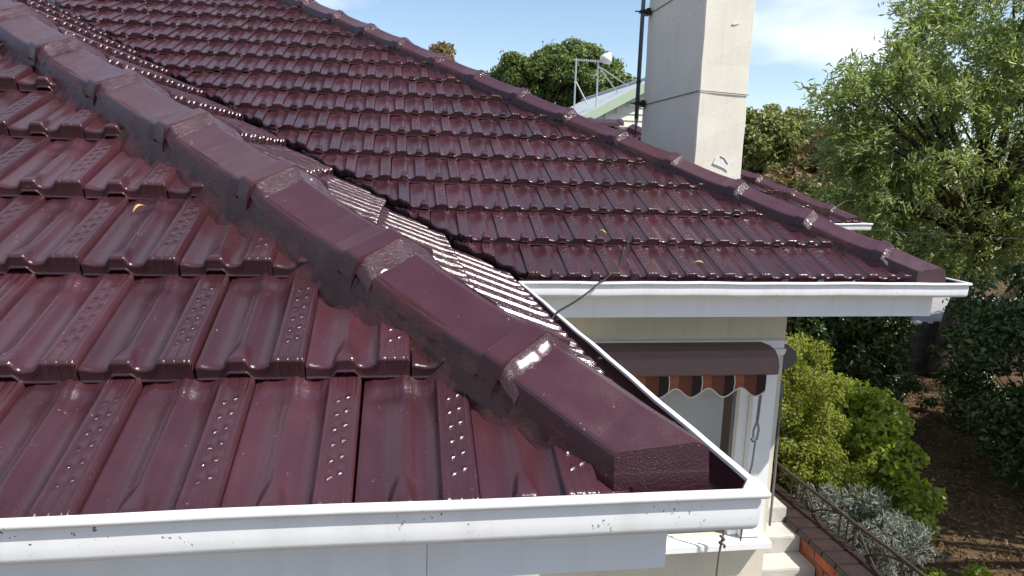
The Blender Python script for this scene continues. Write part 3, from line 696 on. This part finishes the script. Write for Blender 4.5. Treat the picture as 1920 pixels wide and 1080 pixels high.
def strands(cl, m_, per, lmin, lmax, jit, wind, outward=.5, noise=.6):
    i = rng.choice(len(cl), m_); d = rng.normal(size=(m_, 3)); d /= np.linalg.norm(d, axis=1)[:, None]
    st_ = cl[i, :3]+d*(cl[i, 3]*rng.uniform(.1, 1, m_)**.5)[:, None]
    sd = outward*cl[i, 4:7]+np.array(wind)+rng.normal(size=(m_, 3))*noise; sd /= np.linalg.norm(sd, axis=1)[:, None]
    ln_ = rng.uniform(lmin, lmax, m_); t_ = rng.uniform(0, 1, (m_, per))
    p = st_[:, None]+sd[:, None]*(t_*ln_[:, None])[..., None]; p[..., 2] -= .25*(t_**2)*ln_[:, None]
    p += rng.normal(size=(m_, per, 3))*jit
    dr = sd[:, None]*1.0+rng.normal(size=(m_, per, 3))*.55+np.array([0, 0, -.15])
    return p.reshape(-1, 3), dr.reshape(-1, 3), None
def limbs(mb, base, fork, tips, r0, r1, seg=5, wob=.12):
    base = Vector(base); fork = Vector(fork)
    mb.tube(curve_pts([base, base.lerp(fork, .5)+Vector((random.uniform(-wob, wob), random.uniform(-wob, wob), 0)), fork], 4), list(np.linspace(r0, r0*.7, 9)), 8)
    for t in tips:
        t = Vector(t); L_ = (t-fork).length; mid = fork.lerp(t, .45)+Vector((random.uniform(-wob, wob)*L_*.5, random.uniform(-wob, wob)*L_*.5, L_*.10)); rr = r0*.55*random.uniform(.5, 1)
        mb.tube(curve_pts([fork, mid, t], 4), list(np.linspace(rr, r1, 9)), 6)
def tree(name, base, fork, blobs, k, rmin, rmax, n_, ln, wd, leaf, label, cat, r0=.14, group=None, bark='bark', ntips=30, shell=.5, droop=.2, outward=.4, wind=(0, 0, 0), flat=.8, bend=.25, extra=None, strand=None):
    t = thing(name, base, label, cat, group)
    cl = clumps(blobs, k, rmin, rmax, shell)
    if extra is not None: cl = np.concatenate([cl, extra])
    p, dr, nh_ = strands(cl, *strand) if strand else fill(cl, n_, flat, droop, outward, wind)
    link(bpy.data.objects.new('crown' if cat == 'tree' else 'foliage', leaves_mesh('crown', p, dr, ln, wd, leaf, bend, nrm=nh_)), t)
    mb = MB(); idx = rng.choice(len(cl), min(ntips, len(cl)), replace=False)
    limbs(mb, base, fork, [cl[i, :3] for i in idx], r0, .008 if cat == 'tree' else .004)
    mb.build('trunk' if cat == 'tree' else 'stem', bark, t, smooth=True)
    return t, cl

# big wispy tree on the right
wb_ = [(8.7, 9.6, 1.1, 1.9, 1.5, 1.6, 1.5), (7.1, 9.3, .70, 1.05, 1.0, .75, .7), (8.6, 9.6, 2.2, 1.5, 1.3, 1.0, .9), (6.75, 9.4, -.3, 1.1, .9, .55, .6), (5.95, 9.2, 1.05, .36, .45, .26, .10), (6.6, 9.2, 1.5, .35, .4, .25, .08), (8.6, 9.7, -.5, 1.8, 1.2, .9, 1.0), (10.4, 9.7, 1.0, 1.9, 1.5, 1.9, 1.0)]
t, cl = tree('willow_tree', (8.95, 10.4, GROUND), (9.2, 10.1, -1.2), wb_, 300, .14, .42, 80000, .105, .026, 'leaf_willow', 'large windblown pale green tree towering over the wooden fence', 'tree', r0=.17, ntips=70, droop=.1, outward=.35, wind=(-.5, .1, .05), flat=.75, strand=(2900, 24, .2, .55, .045, (-.45, .05, .15), .5, .6))
mb = MB()
mb.tube(curve_pts([(9.25, 10.3, GROUND), (9.55, 10.1, -2.3), (10.3, 9.9, -.9), (11.2, 9.6, .6)]), list(np.linspace(.13, .04, 25)), 8)
mb.tube(curve_pts([(9.0, 10.2, -2.5), (9.6, 10.0, -1.9), (10.4, 9.9, -1.2)]), list(np.linspace(.06, .03, 17)), 8)
mb.build('limb', 'bark', t, smooth=True)
mb = MB()
for i in range(26):   # bare pale twigs inside the crown
    c = cl[rng.integers(len(cl))]; d = Vector((random.uniform(-1, .2), random.uniform(-.6, .2), random.uniform(-.3, .4)))*random.uniform(.4, .9)
    a = Vector(c[:3]); MB().tube([a, a+d*.5+Vector((0, 0, .04)), a+d], [.010, .007, .003], 5).build('twig', 'bark_pale', t)
# shade tree outside the picture to the right
tree('shade_tree', (8.6, 3.4, GROUND), (8.4, 3.6, -1.2), [(7.9, 3.9, .7, 2.2, 1.9, 1.5, 1), (8.6, 5.4, 1.0, 2.0, 1.6, 1.4, 1)], 120, .3, .5, 24000, .15, .06, 'leaf_mid', 'broad dark tree overhanging the garden from the side', 'tree', r0=.2, ntips=30)
# trees behind
tree('oak_tree', (6.0, 33, GROUND), (6.1, 33, .5), [(7.6, 33, 4.0, 2.0, 1.8, 1.3, 1.3), (5.6, 33, 3.8, 1.5, 1.4, 1.0, .8), (8.9, 33, 3.7, 1.25, 1.2, 1.1, .7), (8.2, 33, 4.85, .8, .8, .55, .3), (4.3, 33, 3.55, .55, .6, .6, .15), (7, 33, 2.4, 3, 2, 1.0, 1)], 110, .35, .7, 60000, .18, .10, 'leaf_mid', 'bushy green tree behind the grey metal roof with antennas', 'tree', r0=.3, ntips=20, shell=.75)
tree('street_tree', (1.6, 40, GROUND), (1.6, 40, 1), [(1.8, 40, 5.25, .8, .8, .75, 1)], 20, .4, .6, 3000, .26, .14, 'leaf_brown', 'olive treetop just peeping over the long hip line', 'tree', r0=.2, ntips=6)
tree('round_tree', (14.0, 24, GROUND), (14.0, 24, -.5), [(12.4, 24, .7, 2.1, 1.8, 1.5, 1.4), (14.0, 24, .45, 1.3, 1.2, 1.15, .7), (12.6, 24, -.6, 2.2, 1.8, 1.2, .8), (11.4, 24, .4, 1.4, 1.2, 1.7, .8), (13.6, 23.6, -.5, 1.9, 1.3, 1.0, .8)], 300, .30, .5, 60000, .16, .10, 'leaf_dense', 'dense rounded olive green tree beside the chimney', 'tree', r0=.25, ntips=14, shell=.85, bark='bark_pale')
tree('russet_tree', (13.2, 18.5, GROUND), (13.1, 18.5, -1.2), [(12.1, 18.5, .5, 1.0, .9, .85, 1), (10.6, 18.5, -.4, .9, .9, .5, .8), (11.3, 18.4, -.05, .9, .9, .6, .6), (10.2, 18.5, -1.1, .9, .8, .5, .6), (12.5, 18.5, -.7, 1.3, 1, .8, .7)], 130, .22, .40, 26000, .13, .06, 'leaf_brown', 'russet brown feathery tree between the round tree and willow', 'tree', r0=.15, ntips=24, shell=.5)
# understorey behind the roofs and fence
tree('hedge_tree', (10.6, 13.5, GROUND), (10.4, 13.5, -2), [(8.6, 13.4, -1.1, 1.3, 1.0, .9, .8), (10.4, 13.4, -1.05, 1.5, 1.1, 1.0, 1), (12.4, 13.6, -.9, 1.7, 1.2, 1.2, 1), (14.6, 13.6, -.8, 1.9, 1.2, 1.3, 1)], 120, .25, .5, 24000, .13, .07, 'leaf_mid', 'shaded green thicket behind the fence', 'tree', r0=.12, ntips=26, shell=.3)
# shrubs of the garden
def shrub(name, base, blobs, k, rmin, rmax, n_, ln, wd, leaf, label, droop=.0, outward=.4, flat=.8, ntips=16, shell=.45, r0=.02, bend=.25):
    return tree(name, base, (base[0], base[1], base[2]+.18), blobs, k, rmin, rmax, n_, ln, wd, leaf, label, 'shrub', r0=r0, ntips=ntips, shell=shell, droop=droop, outward=outward, flat=flat, bend=bend)
shrub('fern_shrub', (3.25, 5.35, GROUND), [(3.25, 5.35, -1.95, .45, .5, .65, 1), (3.45, 5.2, -2.4, .45, .45, .45, .8), (3.15, 5.5, -1.65, .25, .3, .35, .3)], 150, .07, .15, 30000, .034, .016, 'leaf_fern', 'feathery yellow green shrub growing against the white post')
shrub('lime_shrub', (4.05, 5.55, GROUND), [(4.05, 5.5, -2.3, .38, .4, .42, 1), (4.25, 5.35, -2.65, .36, .35, .36, 1), (3.85, 5.65, -1.95, .25, .25, .22, .3), (4.1, 5.15, -2.95, .3, .3, .3, .5)], 70, .08, .20, 10000, .055, .042, 'leaf_lime', 'bright lime green shrub with broad leaves above the silver bush')
shrub('laurel_shrub', (5.4, 8.3, GROUND), [(5.0, 8.3, -1.7, .6, .6, .9, 1), (5.7, 8.3, -1.9, .65, .6, .95, 1), (6.2, 8.5, -2.3, .45, .5, .8, .5)], 130, .12, .24, 15000, .11, .045, 'leaf_dark', 'dark glossy leaved shrub in the shade under the far eave', ntips=20)
shrub('silver_shrub', (3.45, 4.45, GROUND), [(3.36, 4.45, -2.55, .28, .28, .24, 1), (3.58, 4.35, -2.68, .26, .28, .24, .9), (3.18, 4.65, -2.50, .18, .2, .16, .4)], 95, .05, .11, 11000, .042, .010, 'leaf_grey', 'silver grey bush spilling over the iron railing', flat=.9)
shrub('low_shrub', (3.95, 3.95, GROUND), [(3.9, 4.0, -2.98, .35, .35, .24, 1), (4.1, 3.75, -3.05, .3, .3, .2, .8)], 50, .06, .12, 6000, .05, .02, 'leaf_lime', 'low yellowish plant below the silver bush')
shrub('camellia_shrub', (7.1, 6.6, GROUND), [(7.0, 6.7, -2.2, 1.0, .9, .95, 1), (7.7, 7.3, -1.7, 1.0, .9, .9, .9), (6.9, 5.9, -2.7, .7, .7, .6, .6)], 170, .14, .28, 24000, .075, .04, 'leaf_dark', 'large dark glossy shrub standing in deep shade of the garden', ntips=40)
for i, (x, y, rr) in enumerate([(6.9, 8.6, .42), (8.2, 8.7, .5), (7.6, 8.0, .35)]):
    shrub('fern_clump', (x, y, GROUND), [(x, y, -3.05, rr, rr, .32, 1)], 26, .08, .16, 2600, .07, .022, 'leaf_dark', ['small dark plant at the foot of the wooden fence', 'dark leafy clump at the foot of the leaning trunk', 'low dark plant in the middle of the leaf litter'][i], ntips=8)
# leaf litter on the soil
n_ = 16000; x = rng.uniform(3.6, 9.5, n_); y = rng.uniform(3.2, 10.4, n_)
p = np.stack([x, y, GROUND+.012+.05*np.sin(x*1.7+y)+.04*np.sin(y*2.3-x*.8)+rng.uniform(0, .015, n_)], 1)
dr = rng.normal(size=(n_, 3))*np.array([1, 1, .25])
o = link(bpy.data.objects.new('leaf_litter', leaves_mesh('leaf_litter', p, dr, .052, .020, 'litter'))); tag(o, 'dry brown leaves scattered over the dark soil', 'leaf litter', kind='stuff')

# ------------------------------------------------------------------ fence, wire
fe = thing('paling_fence', (8.0, 10.65, GROUND), 'weathered dark timber paling fence at the end of the garden', 'fence')
for i in range(66):
    x = 5.6+.105*i; h = .86+.03*random.uniform(-1, 1)-(.10 if random.random() < .12 else 0)
    MB().hexa([(x, 10.62, GROUND), (x+.096, 10.62, GROUND), (x+.096, 10.64, GROUND), (x, 10.64, GROUND), (x, 10.62, GROUND+h), (x+.096, 10.62, GROUND+h+random.uniform(-.02, .02)), (x+.096, 10.64, GROUND+h), (x, 10.64, GROUND+h)]).build('paling', 'fence_wood', fe)
for z in (.18, .62): MB().box((5.6, 10.581, GROUND+z), (12.5, 10.619, GROUND+z+.07)).build('fence_rail', 'fence_wood', fe)
o = MB().tube(curve_pts([(4.9, 7.9, -.62), (9, 8.6, -.80), (14, 9.6, -.72)]), .006, 5).build('overhead_wire', 'black', None); tag(o, 'thin black service wire strung across the dark trees', 'wire')

# ------------------------------------------------------------------ neighbour with the metal roof
nb = thing('neighbour_house', (7.2, 24, GROUND), 'cream weatherboard house with grey corrugated gable roof behind the chimney', 'house')
ax, ay, az = 7.23, 20.0, 2.62; half = 3.4; sl_ = .55
mb = MB(); nr = 90
ring0 = []
for i in range(nr+1):
    pass
ys = np.linspace(ay-.25, ay+9, 120)
for sg in (-1, 1):
    hf = half if sg < 0 else 1.6
    mb.loft([[(ax, y, az+.012*math.sin(k*math.pi)), (ax+sg*hf, y, az-sl_*hf+.012*math.sin(k*math.pi))] for k, y in ((q*.5, yy) for q, yy in enumerate(ys))])
mb.build('roof', 'corrugated', nb)
MB().tube([(ax, ay-.27, az+.02), (ax, ay+9, az+.02)], .07, 6).build('ridge_capping', 'corrugated', nb)
for sg in (-1, 1):
    half_ = half; half = half if sg < 0 else 1.6
    MB().hexa([(ax, ay-.30, az-.24), (ax+sg*half, ay-.30, az-sl_*half-.24), (ax+sg*half, ay-.26, az-sl_*half-.24), (ax, ay-.26, az-.24), (ax, ay-.30, az+.03), (ax+sg*half, ay-.30, az-sl_*half+.03), (ax+sg*half, ay-.26, az-sl_*half+.03), (ax, ay-.26, az+.03)]).build('barge_board', 'barge_green', nb); half = half_
MB().add([(ax-half+.2, ay, GROUND), (ax+1.45, ay, GROUND), (ax+1.45, ay, az-sl_*1.6), (ax, ay, az-.1), (ax-half+.2, ay, az-sl_*half)], [(0, 1, 2, 3, 4)]).build('gable_wall', 'weatherboard', nb)
for i in range(16):
    z = -.3+i*.18; hw = min(half-.25, (az-.25-z-.18)/sl_)
    if hw > .15: MB().hexa([(ax-hw, ay-.045, z), (ax+min(hw, 1.45), ay-.045, z), (ax+min(hw, 1.45), ay-.002, z), (ax-hw, ay-.002, z), (ax-hw, ay-.018, z+.185), (ax+min(hw, 1.45), ay-.018, z+.185), (ax+min(hw, 1.45), ay-.002, z+.185), (ax-hw, ay-.002, z+.185)]).build('weatherboard', 'weatherboard', nb)
rz = lambda x: az-sl_*(ax-x)
an = thing('tv_antenna', (5.75, 23.2, rz(5.75)), 'thin galvanised post with a horizontal comb antenna on the metal roof', 'antenna')
bx_, by_ = 5.75, 24.2; top = 3.55
MB().tube([(bx_, by_, rz(bx_)-.1), (bx_, by_, top)], .028, 8).build('post', 'galv', an)
MB().tube([(bx_+.02, by_, top-.75), (bx_+.42, by_-.2, rz(bx_+.42))], .02, 6).build('stay', 'galv', an)
MB().tube([(bx_-.1, by_, top-.05), (bx_+1.05, by_-.02, top-.07)], .018, 6).build('boom', 'galv', an)
for i in range(13):
    x = bx_+.08*i+.02; MB().tube([(x, by_-.14, top-.05-.002*i), (x, by_+.14, top-.05-.002*i)], .010, 5).tube([(x, by_, top-.10), (x, by_, top)], .012, 5).build('element', 'galv', an)
ds = thing('dish_antenna', (5.55, 20.62, rz(5.55)), 'galvanised post with braces and a small white drum antenna on top', 'antenna')
bx_, by_, top = 5.55, 20.62, 3.0
MB().tube([(bx_, by_, rz(bx_)-.1), (bx_, by_, top)], .024, 8).build('post', 'galv', ds)
MB().tube([(bx_, by_, top-.15), (6.98, 22.1, rz(6.98))], .017, 6).build('stay', 'galv', ds)
MB().tube([(bx_, by_, top-.15), (6.75, 22.6, rz(6.75))], .017, 6).build('stay', 'galv', ds)
MB().tube([(bx_+.05, by_-.12, top+.03), (bx_+.17, by_-.10, top+.05), (bx_+.30, by_-.08, top+.06), (bx_+.31, by_-.08, top+.06)], [.10, .14, .17, .10], 16).build('drum', 'white_plastic', ds, smooth=True)
fh = thing('pale_green_house', (21.5, 22, GROUND), 'pale green weatherboard house glimpsed through the leaves by the driveway', 'house')
MB().box((20.0, 21.6, GROUND), (27, 26, -.4)).build('wall', 'pale_green', fh)
MB().hexa([(19.6, 21.2, -.4), (27.4, 21.2, -.4), (27.4, 26.4, -.4), (19.6, 26.4, -.4), (21.5, 23, .9), (25.5, 23, .9), (25.5, 24.5, .9), (21.5, 24.5, .9)]).build('roof', 'corrugated', fh)
wd_ = MB().box((20.6, 21.55, -2.2), (21.8, 21.6, -1.2)).build('window', 'trim_white', fh); MB().box((20.68, 21.53, -2.12), (21.72, 21.549, -1.28)).build('pane', 'glass', wd_)

# ------------------------------------------------------------------ fallen leaves on the tiles
def fallen(p, nrm, ang, ln, label):
    mb = MB(); N_ = Vector(nrm).normalized(); a = Vector((math.cos(ang), math.sin(ang), 0)); a = (a-N_*a.dot(N_)).normalized(); b = N_.cross(a); P_ = Vector(p)
    L_ = []; R_ = []; M_ = []
    for i in range(7):
        t = i/6; w_ = math.sin(math.pi*min(1, t*.94+.03))**.8*ln*.13; c = P_+a*(t-.5)*ln+N_*(.006+.010*math.sin(t*3)); M_.append(c); L_.append(c+b*w_+N_*.003); R_.append(c-b*w_+N_*.003)
    mb.loft([[l, m_, r] for l, m_, r in zip(L_, M_, R_)]); o = mb.build('fallen_leaf', 'dry_leaf', None); return tag(o, label, 'leaf')
nF = (0, -.447, .894)
fallen((-0.659, 1.942, -0.149), nF, 1.0, .035, 'tiny yellow leaf lying in a trough below the near hip')
fallen((1.553, 3.539, -0.489), nF, -.2, .05, 'dry tan leaf on the lowest course of the far slope')
fallen((1.093, 3.790, -0.358), nF, 2.3, .045, 'curled dry leaf on the second course of the far slope')
for o in bpy.data.objects:
    if '_w' in o: del o['_w']
